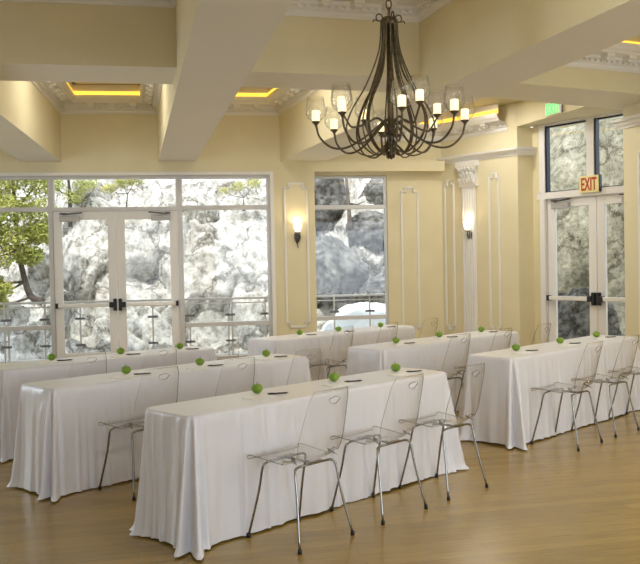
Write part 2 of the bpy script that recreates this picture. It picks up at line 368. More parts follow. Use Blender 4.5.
cofer(7, [(6.075, 13.13), (5.44, 14.45), (3.28, 14.66), (bR(9.8), 9.75)], 3.73, closed=False)
m = MB(); m.quad([(3.2, 8.3, 4.14), (3.2, 15, 4.14), (7.5, 15, 4.14), (7.5, 8.3, 4.14)]); struct(m.build('ceiling', CREAM), 'flat cream ceiling panel by the exit doors', 'ceiling')

# recessed downlights: one by the exit sign, the rest added as fill
def downlight(x, y, z, power, label):
    e = empty('recessed_downlight', (x, y, z)); tag(e, label, 'ceiling light', 'recessed ceiling downlights')
    r_ = MB(); r_.lathe([(0.075, 0.0), (0.095, -0.006), (0.095, 0.0)], seg=24); r_.build('trim_ring', WHITE, e)
    l_ = MB(); l_.lathe([(0.0, 0.004), (0.075, 0.004)], seg=24); l_.build('lens', CANL, e)
    lo = light('downlight_lamp', 'AREA', (0, 0, -0.012), (0, 0, -1), power, (1.0, 0.95, 0.86), shape='DISK', size=0.15); lo.parent = e
    return e
downlight(5.2, 12.6, 4.14, 20, 'small round lit downlight in the ceiling near the green exit sign')
for x, y, z, lb in ((2.1, 4.3, 4.56, 'added fill downlight in the chandelier coffer'),
                 (5.0, 6.2, 4.28, 'added fill downlight in the right near coffer'), (5.0, 4.0, 4.28, 'added fill downlight in the right coffer nearer the viewer'),
                 (-0.4, 11.5, 4.57, 'added fill downlight in the far left coffer'), (1.8, 11.6, 4.56, 'added fill downlight in the far middle coffer'), (4.6, 10.8, 4.14, 'added fill downlight in the far right coffer')):
    downlight(x, y, z, 34 if x > 4 and y > 9 else 22, lb)

# ------------------------------------------------------------------ glazing
def frame_rect(mb, x0, x1, z0, z1, w, y0, y1, wb=None, mi=0):
    wb = w if wb is None else wb
    mb.box((x0, y0, z0), (x0 + w, y1, z1), mi); mb.box((x1 - w, y0, z0), (x1, y1, z1), mi)
    mb.box((x0 + w, y0, z1 - w), (x1 - w, y1, z1), mi); mb.box((x0 + w, y0, z0), (x1 - w, y1, z0 + wb), mi)
def window(n, M, x0, x1, z0, z1, mull, label, w=0.05, y0=0.05, y1=0.15, mt=ALU, post=()):
    e = empty('window_%d' % n, M=M); struct(e, label, 'window')
    f = MB(); frame_rect(f, x0, x1, z0, z1, w, y0, y1)
    for z in mull: f.box((x0 + w, y0 - 0.01, z - 0.036), (x1 - w, y1, z + 0.036))
    for x in post: f.box((x - 0.04, y0 - 0.01, z0), (x + 0.04, y1, z1))
    bevel(f.build('frame', mt, e), 0.004)
    zs = [z0 + w * 0.5] + [q for z in mull for q in (z, z)] + [z1 - w * 0.5]
    for i in range(0, len(zs), 2):
        g = MB(); yc = (y0 + y1) / 2
        g.box((x0 + w * 0.5, yc - 0.004, zs[i]), (x1 - w * 0.5, yc + 0.004, zs[i + 1])); g.build('glass_pane', GLASS, e)
    return e
window(1, WM, -4.2, -1.285, 0.0, 3.12, [0.62, 2.575], 'large left window looking onto the pine tree', post=(-2.75,))
window(2, WM, -1.285, 0.80, 2.54, 3.12, [], 'transom window above the left pair of doors')
window(3, WM, 0.80, 2.335, 0.0, 3.12, [0.60, 2.575], 'large window right of the left pair of doors', w=0.055)
window(4, WM, 3.10, 4.42, 0.10, 3.12, [0.63, 2.575], 'tall narrow window looking onto grey boulders', w=0.035, y0=0.29, y1=0.40)
def door(n, M, x0, x1, z1, label, hinge, mt=FRAMEW, y0=0.05, y1=0.10, stile=0.135, top=0.15, bar_z=0.975, closer=True):
    e = empty('door_%d' % n, M=M); struct(e, label, 'door')
    f = MB(); frame_rect(f, x0 + 0.004, x1 - 0.004, 0.012, z1, stile, y0, y1, wb=0.17); bevel(f.build('frame', mt, e), 0.004)
    g = MB(); yc = (y0 + y1) / 2; g.box((x0 + stile - .01, yc - .004, 0.17), (x1 - stile + .01, yc + .004, z1 - stile + .01)); g.build('glass_pane', GLASS, e)
    bz = bar_z; xl = x1 - 0.035 if hinge < 0 else x0 + 0.035; xh = x0 + 0.06 if hinge < 0 else x1 - 0.06
    s = 1 if hinge < 0 else -1
    b_ = MB(); b_.box((xh, y0 - 0.075, bz - 0.034), (xl - s * 0.10, y0 - 0.035, bz + 0.034)); bar = bevel(b_.build('panic_bar', BAR, e), 0.012, 3); bar['label'] = 'silver push bar'
    c_ = MB(); c_.box((xh - s * 0.04, y0 - 0.08, bz - 0.042), (xh, y0, bz + 0.042)); c_.build('end_cap', BLACK, bar)
    l_ = MB(); l_.box((xl - s * 0.10, y0 - 0.085, bz - 0.045), (xl - s * 0.02, y0, bz + 0.045)); l_.box((xl - s * 0.035, y0 - 0.07, bz - 0.10), (xl + s * 0.02, y0, bz + 0.10))
    la = bevel(l_.build('latch', BLACK, bar), 0.008); la['label'] = 'black latch case'
    if closer:
        c = MB(); xa = x0 + 0.12 if hinge < 0 else x1 - 0.12
        c.box((xa, y0 - 0.07, z1 - 0.165), (xa + s * 0.32, y0, z1 - 0.075)); cl = bevel(c.build('door_closer', CLOSER, e), 0.006)
        a_ = MB(); a_.tube([(xa + s * 0.05, y0 - 0.05, z1 - 0.05), (xa + s * 0.36, y0 - 0.055, z1 - 0.02)], 0.012, 6); a_.box((xa - s * .0, y0 - .065, z1 - .05), (xa + s * .09, y0 - .02, z1 - .02)); a_.build('arm', PEWTER, cl)
    return e
m = MB(); m.box((-1.285, 0.03, 0), (-1.262, 0.16, 2.54)); m.box((0.778, 0.03, 0), (0.845, 0.16, 2.54)); m.box((-1.285, 0.03, 2.535), (0.845, 0.16, 2.60))
struct(m.build('trim_11', ALU, M=WM), 'silver frame around the left pair of doors', 'door frame')
door(1, WM, -1.262, -0.243, 2.53, 'left leaf of the glazed doors under the central beam', -1)
door(2, WM, -0.243, 0.778, 2.53, 'right leaf of the glazed doors under the central beam', 1)
m = MB(); m.box((-4.2, -0.02, 3.12), (2.345, 0.2, 3.172)); m.box((2.335, -0.025, 0), (2.40, 0.2, 3.172))
struct(m.build('trim_12', WHITE, M=WM), 'white trim around the big windows', 'trim')
# right doors
m = MB(); m.box((0.235, 0.0, 0), (0.335, 0.14, 3.75)); m.box((0.335, 0.0, 2.56), (2.2, 0.14, 2.655)); m.box((0.335, 0.0, 3.72), (2.2, 0.14, 3.78))
m.box((1.12, 0.0, 2.655), (1.25, 0.14, 3.72)); m.box((0.18, -0.012, 2.555), (2.2, 0.0, 2.66)); m.box((0.235, -0.012, 2.66), (0.345, 0, 3.75)); m.box((0.235, -0.012, 0), (0.33, 0, 2.555))
struct(bevel(m.build('trim_13', FRAMEW, M=DM), 0.003), 'white frame around the exit doors', 'door frame')
DARKF = mat('dark_gasket', (0.02, 0.025, 0.05), 0.4)
for k, (x0, x1) in enumerate(((0.335, 1.12), (1.25, 2.15))):
    e = empty('window_%d' % (5 + k), M=DM); struct(e, ('left', 'right')[k] + ' transom window over the exit doors', 'window')
    f = MB(); frame_rect(f, x0, x1, 2.655, 3.72, 0.022, 0.05, 0.10); f.box((x0, 0.02, 2.655), (x0 + 0.035, 0.1, 3.72)); f.build('gasket', DARKF, e)
    g = MB(); g.box((x0, 0.07, 2.655), (x1, 0.078, 3.72)); g.build('glass_pane', GLASS, e)
d3 = door(3, DM, 0.34, 1.255, 2.555, 'left leaf of the exit doors at the right', -1, stile=0.14)
d4 = door(4, DM, 1.255, 2.17, 2.555, 'right leaf of the exit doors at the right', 1, stile=0.14)

# ------------------------------------------------------------------ wall mouldings, cornice, pilaster
def panel_mould(n, M, x0, x1, z0, z1, label, w=0.035, d=0.02):
    """picture-frame moulding with stepped ears at the top and foot"""
    t = MB(); st = min(0.07, (x1 - x0) * 0.22); sh = 0.075
    for zt, sgn in ((z1, 1), (z0, -1)):
        zi = zt - sgn * sh
        t.box((x0 + st, -d, zt), (x1 - st, 0, zt - sgn * w)); t.box((x0, -d, zi), (x0 + st + w, 0, zi - sgn * w)); t.box((x1 - st - w, -d, zi), (x1, 0, zi - sgn * w))
        t.box((x0 + st, -d, zt), (x0 + st + w, 0, zi - sgn * w)); t.box((x1 - st - w, -d, zt), (x1 - st, 0, zi - sgn * w))
    t.box((x0, -d, z0 + sh), (x0 + w, 0, z1 - sh)); t.box((x1 - w, -d, z0 + sh), (x1, 0, z1 - sh))
    return struct(bevel(t.build('trim_%d' % n, WHITE, M=M), 0.006), label, 'moulding')
panel_mould(14, WM, 2.565, 2.985, 0.50, 2.98, 'white panel moulding around the pier sconce')
panel_mould(15, wallM((0, 14.68), WA, 0.25), 4.655, 4.985, 0.34, 2.92, 'white panel moulding on the shaded alcove wall')
panel_mould(16, R1M, 0.06, 0.30, 0.37, 3.02, 'white panel moulding left of the pilaster')
panel_mould(17, R1M, 1.08, 1.32, 0.37, 3.06, 'white panel moulding right of the pilaster')
panel_mould(18, R2M, 0.30, 0.90, 0.37, 3.05, 'white panel moulding at the right edge')
def cornice(n, path, z0, label):
    t = MB(); t.sweep(path, [(0, z0), (0.02, z0), (0.03, z0 + 0.03), (0.05, z0 + 0.035), (0.075, z0 + 0.075), (0.11, z0 + 0.085), (0.12, z0 + 0.12), (0.0, z0 + 0.125)])
    return struct(t.build('trim_%d' % n, WHITE), label, 'cornice')
rev = [dp(0.25), (RB[0] + 0.28, RB[1] + 0.066), RB, CORN]
cornice(19, [dp(0.27, 0.0), RB, CORN][0:0] + [(RB[0] + 0.36, RB[1] + 0.03), RB, CORN], 3.29, 'white cornice above the pilaster')
e2 = R2M @ Vector((6.0, 0, 0)); e3 = R2M @ Vector((0, 0.6, 0))
cornice(20, [(e2.x, e2.y), RC, (e3.x, e3.y)], 3.31, 'white cornice at the right edge')
# fluted pilaster with a leafy capital
pe = empty('wall_pilaster', M=R1M); struct(pe, 'white fluted pilaster with a leafy capital', 'pilaster')
t = MB(); t.box((0.50, -0.035, 0.25), (0.80, 0, 2.87))
for k in range(5): t.box((0.518 + k * 0.056, -0.05, 0.32), (0.518 + k * 0.056 + 0.034, -0.035, 2.80))
bevel(t.build('shaft', WHITE, pe), 0.006)
t = MB(); t.box((0.47, -0.07, 0.0), (0.83, 0, 0.25)); bevel(t.build('plinth', WHITE, pe), 0.01)
t = MB(); t.box((0.44, -0.06, 2.865), (0.86, 0, 2.895)); t.box((0.47, -0.045, 2.895), (0.83, 0, 3.20)); t.box((0.42, -0.11, 3.20), (0.88, 0, 3.29))
random.seed(4)
for row in range(3):
    for k in range(5 - (row % 2)):
        x = 0.50 + (k + 0.5 * (row % 2)) * 0.075; z = 2.905 + row * 0.09
        t.tube([(x, -0.045, z), (x, -0.075, z + 0.05), (x, -0.10 - 0.01 * row, z + 0.09), (x, -0.125 - 0.01 * row, z + 0.075)], [0.032, 0.036, 0.026, 0.012], 6)
for sx in (0.47, 0.83):
    t.tube([(sx + 0.035 * cos(a) * (1 - a / 12), -0.09, 3.165 + 0.035 * sin(a) * (1 - a / 12)) for a in [q * 0.6 for q in range(14)]], 0.012, 6)
t.build('capital', WHITE, pe)
m = MB(); m.box((0, -0.015, 0), (R1L, 0, 0.15)); struct(m.build('baseboard_right', WHITE, M=R1M), 'white baseboard under the pilaster wall', 'baseboard')
m = MB(); m.box((2.41, -0.015, 0), (3.10, 0, 0.15)); struct(m.build('baseboard_back', WHITE, M=WM), 'white baseboard under the sconce pier', 'baseboard')
m = MB(); m.box((4.43, 0.235, 0), (5.40, 0.25, 0.15)); struct(m.build('baseboard_alcove', WHITE, M=WM), 'white baseboard under the alcove wall', 'baseboard')

# ------------------------------------------------------------------ wall sconces
def sconce(M, x, z, label):
    e = empty('wall_sconce', M=M @ Matrix.Translation((x, 0, z))); tag(e, label, 'wall lamp', 'wall sconces')
    b_ = MB(); b_.lathe([(0.004, -0.155), (0.03, -0.13), (0.052, -0.07), (0.055, 0.0), (0.04, 0.03), (0.0, 0.035)], (0, 0, 0), 14)
    b_.v = [(vx, vy * 0.45 - 0.02, vz) for vx, vy, vz in b_.v]
    for k in (-1, 0, 1): b_.tube([(k * 0.028, -0.045, -0.12), (k * 0.045, -0.06, -0.05), (k * 0.04, -0.075, 0.02)], [0.006, 0.012, 0.004], 6)
    b_.build('backplate', PEWTER, e)
    s_ = MB(); s_.tube([(0.0, -0.02, -0.15), (0.006, -0.03, -0.20), (0.016, -0.03, -0.235)], [0.012, 0.009, 0.006], 8); s_.build('finial', PEWTER, e)
    a_ = MB(); a_.tube([(0, -0.03, -0.06), (0, -0.09, -0.07), (0, -0.11, -0.03), (0, -0.11, 0.02)], 0.009, 8); a_.lathe([(0.0, 0.015), (0.04, 0.02), (0.042, 0.035), (0, 0.035)], (0, -0.11, 0), 14); a_.build('arm', PEWTER, e)
    g = MB(); g.lathe([(0.028, 0.035), (0.045, 0.05), (0.062, 0.11), (0.075, 0.19), (0.071, 0.19), (0.057, 0.11), (0.04, 0.055)], (0, -0.11, 0), 18); g.build('glass_shade', SHADE, e)
    lo = light('sconce_lamp', 'POINT', (0, -0.11, 0.16), (0, 0, 1), 2.6, (1.0, 0.75, 0.45), shadow_soft_size=0.05); lo.parent = e
sconce(WM, 2.785, 2.10, 'glowing sconce on the pier between the big window and tall window')
sconce(R1M, 0.69, 2.08, 'glowing sconce on the white fluted pilaster')

# ------------------------------------------------------------------ exit signs
e = empty('exit_sign', M=DM @ Matrix.Translation((1.20, -0.06, 2.60))); tag(e, 'cream exit sign with red letters above the glazed doors', 'exit sign')
t = MB(); t.box((-0.175, 0, 0), (0.175, 0.055, 0.255)); sb = bevel(t.build('sign_box', SIGNB, e), 0.006)
t = MB(); t.box((0.175, 0.0, 0.0), (0.19, 0.055, 0.255)); t.box((-0.175, 0.055, 0.0), (0.19, 0.06, 0.255)); t.build('housing', BLACK, e)
def text(body, size, mt, parent, loc, sx=1.0, name='lettering', ext=0.003):
    cu = bpy.data.curves.new(name, 'FONT'); cu.body = body; cu.size = size; cu.align_x = 'CENTER'; cu.extrude = ext; cu.offset = 0.004
    cu.materials.append(mt); o = bpy.data.objects.new(name, cu); COL.objects.link(o); o.parent = parent
    me = bpy.data.meshes.new_from_object(o.evaluated_get(bpy.context.evaluated_depsgraph_get())); bpy.data.objects.remove(o)
    o = bpy.data.objects.new(name, me); COL.objects.link(o); o.parent = parent
    o.location = loc; o.rotation_euler = (pi / 2, 0, 0); o.scale = (sx, 1, 1); return o
text('EXIT', 0.27, REDL, e, (0.0, -0.004, 0.035), 0.50)['label'] = 'red EXIT letters'
BM = wallM(RB, atan2(RC[1] - RB[1], RC[0] - RB[0]))
e = empty('exit_sign', M=BM @ Matrix.Translation((1.05, -0.022, 3.768))); tag(e, 'small lit green exit sign on the bulkhead above the doors', 'exit sign')
t = MB(); t.box((-0.20, 0.0, 0), (0.26, 0.012, 0.19)); t.build('sign_panel', mat('pale_sign_panel', (0.7, 0.72, 0.62), 0.3), e)
text('EXIT', 0.22, GREENL, e, (0.0, -0.006, 0.02), 0.8)['label'] = 'green EXIT letters'
t = MB(); t.box((0.215, -0.02, 0.0), (0.255, 0.0, 0.19)); t.build('bracket', PEWTER, e)

# ------------------------------------------------------------------ chandelier
CX0, CY0 = 2.138, 6.9
e = empty('chandelier', (CX0, CY0, -0.035)); tag(e, 'dark bronze chandelier with clear glass shades hanging above the tables', 'chandelier')
ZT, ZBOT = 3.64, 2.52
t = MB(); t.lathe([(0.0, ZT + 0.05), (0.03, ZT + 0.045), (0.060, ZT + 0.03), (0.066, ZT - 0.02), (0.055, ZT - 0.03), (0.0, ZT - 0.03)], seg=18); t.build('top_ring', BRONZE, e)
t = MB(); t.lathe([(0.0, ZT), (0.026, ZT), (0.026, 2.78), (0.03, 2.74), (0.03, 2.64), (0.018, 2.60), (0.018, 2.54), (0.008, 2.50), (0, 2.50)], seg=12)
for k in range(6):
    a = k * pi / 3; t.tube([(0.03 * cos(a), 0.03 * sin(a), 2.66), (0.045 * cos(a), 0.045 * sin(a), 2.60), (0.02 * cos(a), 0.02 * sin(a), 2.51)], 0.007, 6)
t.build('central_column', BRONZE, e)
t = MB()
for k in range(6):
    a = k * pi / 3 + 0.3; t.tube([(0.02 * cos(a), 0.02 * sin(a), 2.70), (0.08 * cos(a), 0.08 * sin(a), 2.695), (0.125 * cos(a), 0.125 * sin(a), 2.715)], [0.03, 0.03, 0.004], 6, flat=(-sin(a), cos(a), 0))
t.build('leaf_collar', BRONZE, e)
def bez(ps, n):
    ps = [Vector(p) for p in ps]; out = []
    q = [ps[0] * 2 - ps[1]] + ps + [ps[-1] * 2 - ps[-2]]
    for i in range(1, len(q) - 2):
        for k in range(n):
            t_ = k / n; a, b_, c, d = q[i - 1], q[i], q[i + 1], q[i + 2]
            out.append(0.5 * ((2 * b_) + (c - a) * t_ + (2 * a - 5 * b_ + 4 * c - d) * t_ ** 2 + (3 * b_ - a - 3 * c + d) * t_ ** 3))
    return out + [ps[-1]]
def pol(a, r, z): return Vector((r * cos(a), r * sin(a), z))
# angles are measured so that a chandelier arm at 'front' points to the camera
FR = atan2(-CY0, -CX0)
for k in range(4):
    a = FR + radians(45 + 90 * k + 12)
    t = MB(); t.tube(bez([pol(a, 0.06, ZT), pol(a, 0.07, 3.45), pol(a, 0.13, 3.2), pol(a, 0.275, 2.97), pol(a, 0.335, 2.80), pol(a, 0.29, 2.65), pol(a, 0.14, 2.545), pol(a, 0.03, 2.60)], 6), 0.019, 8, flat=(-sin(a), cos(a), 0))
    t.build('strap', BRONZE, e)
for k in range(8):
    a = FR + radians(45 * k + 8)
    t = MB(); t.tube(bez([pol(a, 0.065, ZT + 0.02), pol(a, 0.09, 3.40), pol(a, 0.20, 3.12), pol(a, 0.33, 2.90), pol(a, 0.37, 2.74), pol(a, 0.30, 2.58), pol(a, 0.16, 2.53), pol(a, 0.05, 2.62)], 6), 0.0065, 6)
    t.build('rod', BRONZE, e)
for k in range(4):
    a = FR + radians(90 * k + 20); t = MB()
    t.tube([pol(a, 0.055, ZT - 0.01)] + [pol(a, 0.085 + 0.028 * cos(th), ZT + 0.03 + 0.03 * sin(th)) for th in [pi + q * -0.45 for q in range(12)]] + [pol(a, 0.135, ZT + 0.01), pol(a, 0.14, ZT - 0.01)], 0.006, 6)
    t.build('scroll', BRONZE, e)
t = MB(); t.lathe([(0.0, 4.605), (0.07, 4.605), (0.065, 4.57), (0.02, 4.55), (0, 4.55)], seg=18); t.build('ceiling_canopy', BRONZE, e)
t = MB(); z = ZT + 0.075
while z < 4.55:
    t.tube([(0.022 * cos(th), 0.0, z + 0.045 * sin(th)) if int(round((z - ZT) / 0.07)) % 2 == 0 else (0.0, 0.022 * cos(th), z + 0.045 * sin(th)) for th in [q * pi / 6 for q in range(13)]], 0.006, 5, caps=False); z += 0.07
t.build('chain', BRONZE, e)
def arm(a, R, zc, upper):
    t = MB()
    if upper:
        pts = [pol(a, 0.035, 2.70), pol(a, 0.07, 2.80), pol(a, 0.14, 2.835), pol(a, 0.24, 2.78), pol(a, 0.36, 2.75), pol(a, R - 0.05, 2.80), pol(a, R, zc - 0.03)]
    else:
        pts = [pol(a, 0.04, 2.83), pol(a, 0.12, 2.765), pol(a, 0.25, 2.665), pol(a, 0.38, 2.60), pol(a, 0.50, 2.605), pol(a, R - 0.03, 2.69), pol(a, R, zc - 0.03)]
    t.tube(bez(pts, 6), 0.009, 8); o = t.build('arm', BRONZE, e)
    c = pol(a, R, zc)
    t = MB(); t.lathe([(0.008, -0.045), (0.014, -0.03), (0.034, -0.012), (0.036, -0.004), (0, -0.004)], c, 14); t.build('cup', BRONZE, o)
    t = MB(); t.lathe([(0.033, -0.004), (0.033, 0.080), (0.025, 0.086), (0, 0.084)], c, 14); q = t.build('candle_sleeve', CANDLE, o); q['label'] = 'glowing candle sleeve'
    t = MB(); t.lathe([(0.036, -0.004), (0.066, 0.02), (0.085, 0.055), (0.083, 0.10), (0.068, 0.195), (0.065, 0.195), (0.080, 0.10), (0.082, 0.055), (0.063, 0.022), (0.036, 0.0)], c, 20); t.build('glass_shade', SHADEG, o)
for k in range(8): arm(FR - radians(-8 - 45 * k), 0.625, 2.825, False)
for k in range(4): arm(FR - radians(-30 - 90 * k), 0.46, 2.905, True)

# ------------------------------------------------------------------ tables
TA = radians(33.0)
TABLES = {
    'front left': ((0.302, 4.881), TA, 2.44, 0.47), 'middle left': ((-0.58, 6.29), radians(32.5), 2.54, 0.47), 'back left': ((-1.10, 7.62), radians(30), 2.22, 0.47),
    'front right': ((3.173, 6.831), TA, 2.46, 0.48), 'middle right': ((2.34, 7.962), TA, 2.46, 0.47), 'back right': ((1.522, 9.342), TA, 2.48, 0.47)}
TH = 0.762
def tablecloth(L_, W_, seed, flare):
    rnd = random.Random(seed); r = 0.075; per = []
    segs = [((r, 0), (L_ - r, 0), (0, -1)), ((L_, r), (L_, W_ - r), (1, 0)), ((L_ - r, W_), (r, W_), (0, 1)), ((0, W_ - r), (0, r), (-1, 0))]
    cen = [(L_ - r, r), (L_ - r, W_ - r), (r, W_ - r), (r, r)]; a0 = [-pi / 2, 0, pi / 2, pi]
    s = 0.0; corners = []
    for i, (p, q, n) in enumerate(segs):
        ln = sqrt((q[0] - p[0]) ** 2 + (q[1] - p[1]) ** 2); k = max(4, int(ln / 0.009))
        for j in range(k): f = j / k; per.append((p[0] + (q[0] - p[0]) * f, p[1] + (q[1] - p[1]) * f, n[0], n[1], s + ln * f))
        s += ln; k = 20; ln = r * pi / 2 * 2.8
        corners.append(s + ln / 2)
        for j in range(k): f = j / k; a = a0[i] + f * pi / 2; per.append((cen[i][0] + r * cos(a), cen[i][1] + r * sin(a), cos(a), sin(a), s + ln * f))
        s += ln
    P = s
    def dist(a, b): d = abs(a - b) % P; return min(d, P - d)
    def sd(a, b): d = (a - b + P / 2) % P - P / 2; return d
    folds = []; x = 0.12
    while x < P:
        if min(dist(x, c) for c in corners) > 0.10: folds.append((x, rnd.choice((0.010, 0.014, 0.02, 0.03, 0.05)), rnd.choice((1, 1, 1, -0.5)) * rnd.uniform(0.010, 0.030)))
        x += rnd.uniform(0.05, 0.17)
    creases = [0.61 * k for k in range(1, int(L_ / 0.61) + 1)]
    R = 26; mb = MB(); n = len(per)
    ts = [0.0, 0.008, 0.018, 0.03] + [0.03 + 0.97 * ((k + 1) / (R - 3)) for k in range(R - 3)]
    for t in ts:
        for (px, py, nx, ny, sv) in per:
            wc = 0.0; o = 0.011 * min(1, t / 0.025) + 0.012 * t
            for ci, c in enumerate(corners):
                d = sd(sv, c); g = exp(-(d / 0.11) ** 2); wc = max(wc, exp(-(d / 0.15) ** 2))
                o += flare[ci] * t * g * (0.55 + 0.45 * cos(d / 0.021 + ci * 1.3)) + 0.016 * (t ** 0.6) * cos(d / 0.015 + ci) * exp(-(d / 0.13) ** 2)
            for f, w_, am in folds:
                d = dist(sv, f)
                if d < 4 * w_: o += am * (t ** 0.75) * exp(-(d / w_) ** 2)
            o += 0.022 * t * (0.4 + noise.noise(Vector((sv * 3.1, t * 1.2, seed)))) + 0.004 * noise.noise(Vector((sv * 14, t * 9, seed)))
            o += 0.0035 * exp(-((t - 0.5) / 0.012) ** 2) * (1 - wc)
            for cxx in creases: o += 0.003 * exp(-((sv - cxx) / 0.01) ** 2)
            z = TH - (TH - 0.012) * t - 0.012 * min(1, t / 0.02) * 0
            if t <= 0.02: z = TH - TH * t * 0.6
            if t > 0.95: o += (t - 0.95) * 0.6 * wc; z = max(z, 0.006 + 0.006 * (1 - wc))
            z += (1 - wc) * 0.012 * t * noise.noise(Vector((sv * 2.0, 5.0, seed)))
            z = max(z, 0.005)
            mb.v.append((px + nx * o, py + ny * o, z))
    for i in range(len(ts) - 1):
        for j in range(n): mb.face([i * n + j, (i + 1) * n + j, (i + 1) * n + (j + 1) % n, i * n + (j + 1) % n], 0, True)
    for f_i in range(len(mb.f)): mb.f[f_i] = mb.f[f_i][::-1]
    mb.face([j for j in range(n)], 0, False)
    return mb
looks = {'front left': 'ivory satin cloth over the long table nearest the viewer with three chairs in front', 'middle left': 'ivory satin cloth over the second long table behind the nearest one',
         'back left': 'ivory satin cloth over the long table in front of the glazed double doors', 'front right': 'ivory satin cloth over the long table beside the exit doors',
         'middle right': 'ivory satin cloth over the long table below the pilaster wall', 'back right': 'ivory satin cloth over the long table in front of the tall window'}
FL = {'front left': (0.11, 0.08, 0.09, 0.19), 'middle left': (0.08, 0.08, 0.09, 0.17), 'back left': (0.07, 0.07, 0.08, 0.10), 'front right': (0.09, 0.08, 0.13, 0.20), 'middle right': (0.08, 0.08, 0.05, 0.07), 'back right': (0.06, 0.08, 0.05, 0.05)}
for i, (nm, (p, a, L_, W_)) in enumerate(TABLES.items()):
    o = tablecloth(L_, W_, 11 + i * 7, [FL[nm][k] for k in (0, 1, 2, 3)]).build('tablecloth', SATIN)
    o.location = (p[0], p[1], 0); o.rotation_euler = (0, 0, a); tag(o, looks[nm], 'tablecloth', 'satin covered long tables')

# ------------------------------------------------------------------ clear chairs
def make_chair():
    e = empty('clear_chair')
    # shell: profile in (y, z), +y is the front of the seat
    prof = bez([(0, 0.215, 0.462), (0, 0.19, 0.482), (0, 0.08, 0.478), (0, -0.06, 0.470), (0, -0.145, 0.477), (0, -0.195, 0.515), (0, -0.225, 0.59), (0, -0.272, 0.73), (0, -0.33, 0.905)], 6)
    nu, nv = 24, len(prof); mb = MB()
    for j, p in enumerate(prof):
        f = j / (nv - 1)
        if f < 0.45: hw = 0.215 - 0.02 * f / 0.45
        elif f < 0.56: hw = 0.195 - 0.055 * sin((f - 0.45) / 0.11 * pi / 2)
        elif f < 0.76: hw = 0.140 + 0.045 * sin((f - 0.56) / 0.20 * pi / 2)
        else: hw = 0.185 - 0.035 * ((f - 0.76) / 0.24) ** 1.5
        if f > 0.95: hw *= 1 - 0.10 * ((f - 0.95) / 0.05) ** 2
        if f < 0.06: hw *= 1 - 0.08 * ((0.06 - f) / 0.06) ** 2
        seat = max(0, 1 - f / 0.5); back = max(0, (f - 0.5) / 0.5)
        for i in range(nu + 1):
            u = -1 + 2 * i / nu
            y = p.y + back * 0.03 * u * u + (0.5 < f) * 0.02 * u * u; z = p.z + seat * 0.012 * u * u - (0.010 * u * u if f < 0.05 else 0)
            if 0.4 < f < 0.62: y += 0.015 * u * u; z += 0.02 * u * u
            if f > 0.96: z -= 0.006 * u * u
            mb.v.append((hw * u, y, z))
    hz, hh, hwid = 0.84, 0.020, 0.048
    W = nu + 1; mv = {}
    def inh(k): return mb.v[k][1] < -0.15 and ((mb.v[k][0] / hwid) ** 2 + ((mb.v[k][2] - hz) / hh) ** 2) < 1.0
    for j in range(nv - 1):
        for i in range(nu):
            q = [j * W + i, j * W + i + 1, (j + 1) * W + i + 1, (j + 1) * W + i]
            c = [sum(mb.v[k][t] for k in q) / 4 for t in range(3)]
            if c[1] < -0.15 and ((c[0] / hwid) ** 2 + ((c[2] - hz) / hh) ** 2) < 1.0: continue
            mb.face(q, 0, True)
    used = {}
    for f in mb.f:
        for a, b_ in zip(f, f[1:] + f[:1]): used[(min(a, b_), max(a, b_))] = used.get((min(a, b_), max(a, b_)), 0) + 1
    for (a, b_), cnt in used.items():
        if cnt == 1:
            for k in (a, b_):
                x, y, z = mb.v[k]
                if abs(x) < hwid * 1.5 and abs(z - hz) < hh * 2.2 and y < -0.15:
                    th = atan2((z - hz) / hh, x / hwid); mv[k] = (hwid * cos(th), y, hz + hh * sin(th))
    for k, p in mv.items(): mb.v[k] = p
    sh = mb.build('shell', [CLEAR, EDGE], e); sh['label'] = 'clear one piece seat and back with a hand hole'
    so = sh.modifiers.new('thick', 'SOLIDIFY'); so.thickness = 0.007; so.material_offset_rim = 1; so.offset = 0; so.use_even_offset = True
    # each pair of legs and the bar that joins it under the seat
    for sy, yt, yb, xt, xb in ((1, 0.105, 0.215, 0.16, 0.21), (-1, -0.135, -0.225, 0.15, 0.22)):
        t = MB(); t.tube([(-xt + 0.03, yt, 0.455), (xt - 0.03, yt, 0.455)], 0.0075, 8)
        t.box((-0.06, yt - 0.012, 0.458), (0.06, yt + 0.012, 0.468)); t.build('seat_bar', CHROME, e)
        for sx in (-1, 1):
            t = MB(); t.tube(bez([(sx * (xt - 0.035), yt, 0.455), (sx * xt, yt + 0.002 * sy, 0.448), (sx * (xt + 0.018), yt + 0.012 * sy, 0.42), (sx * (xt + (xb - xt) * 0.45), yt + (yb - yt) * 0.42, 0.27), (sx * xb, yb, 0.012)], 5), 0.0075, 8)
            l_ = t.build('leg', CHROME, e)
            t = MB(); t.lathe([(0.0, 0.0), (0.012, 0.0), (0.012, 0.025), (0.0, 0.027)], (sx * xb, yb, 0), 10); t.build('foot_cap', BLACK, l_)
    t = MB(); t.tube([(0, 0.105, 0.455), (0, -0.135, 0.455)], 0.008, 8); t.build('seat_bar', CHROME, e)
    return e
CH = {'front left': (0.578, 1.29, 1.995), 'middle left': (0.55, 1.28, 2.02), 'back left': (0.55, 1.25, 1.95), 'front right': (0.41, 1.134, 1.86), 'middle right': (0.55, 1.32, 2.10), 'back right': (0.55, 1.32, 2.10)}
seatw = ('left end', 'middle', 'right end')
ctab = {'front left': 'nearest table', 'middle left': 'second left table', 'back left': 'table by double doors', 'front right': 'table by exit doors', 'middle right': 'table below pilaster wall', 'back right': 'table by tall window'}
first = make_chair(); k = 0; rnd = random.Random(3)
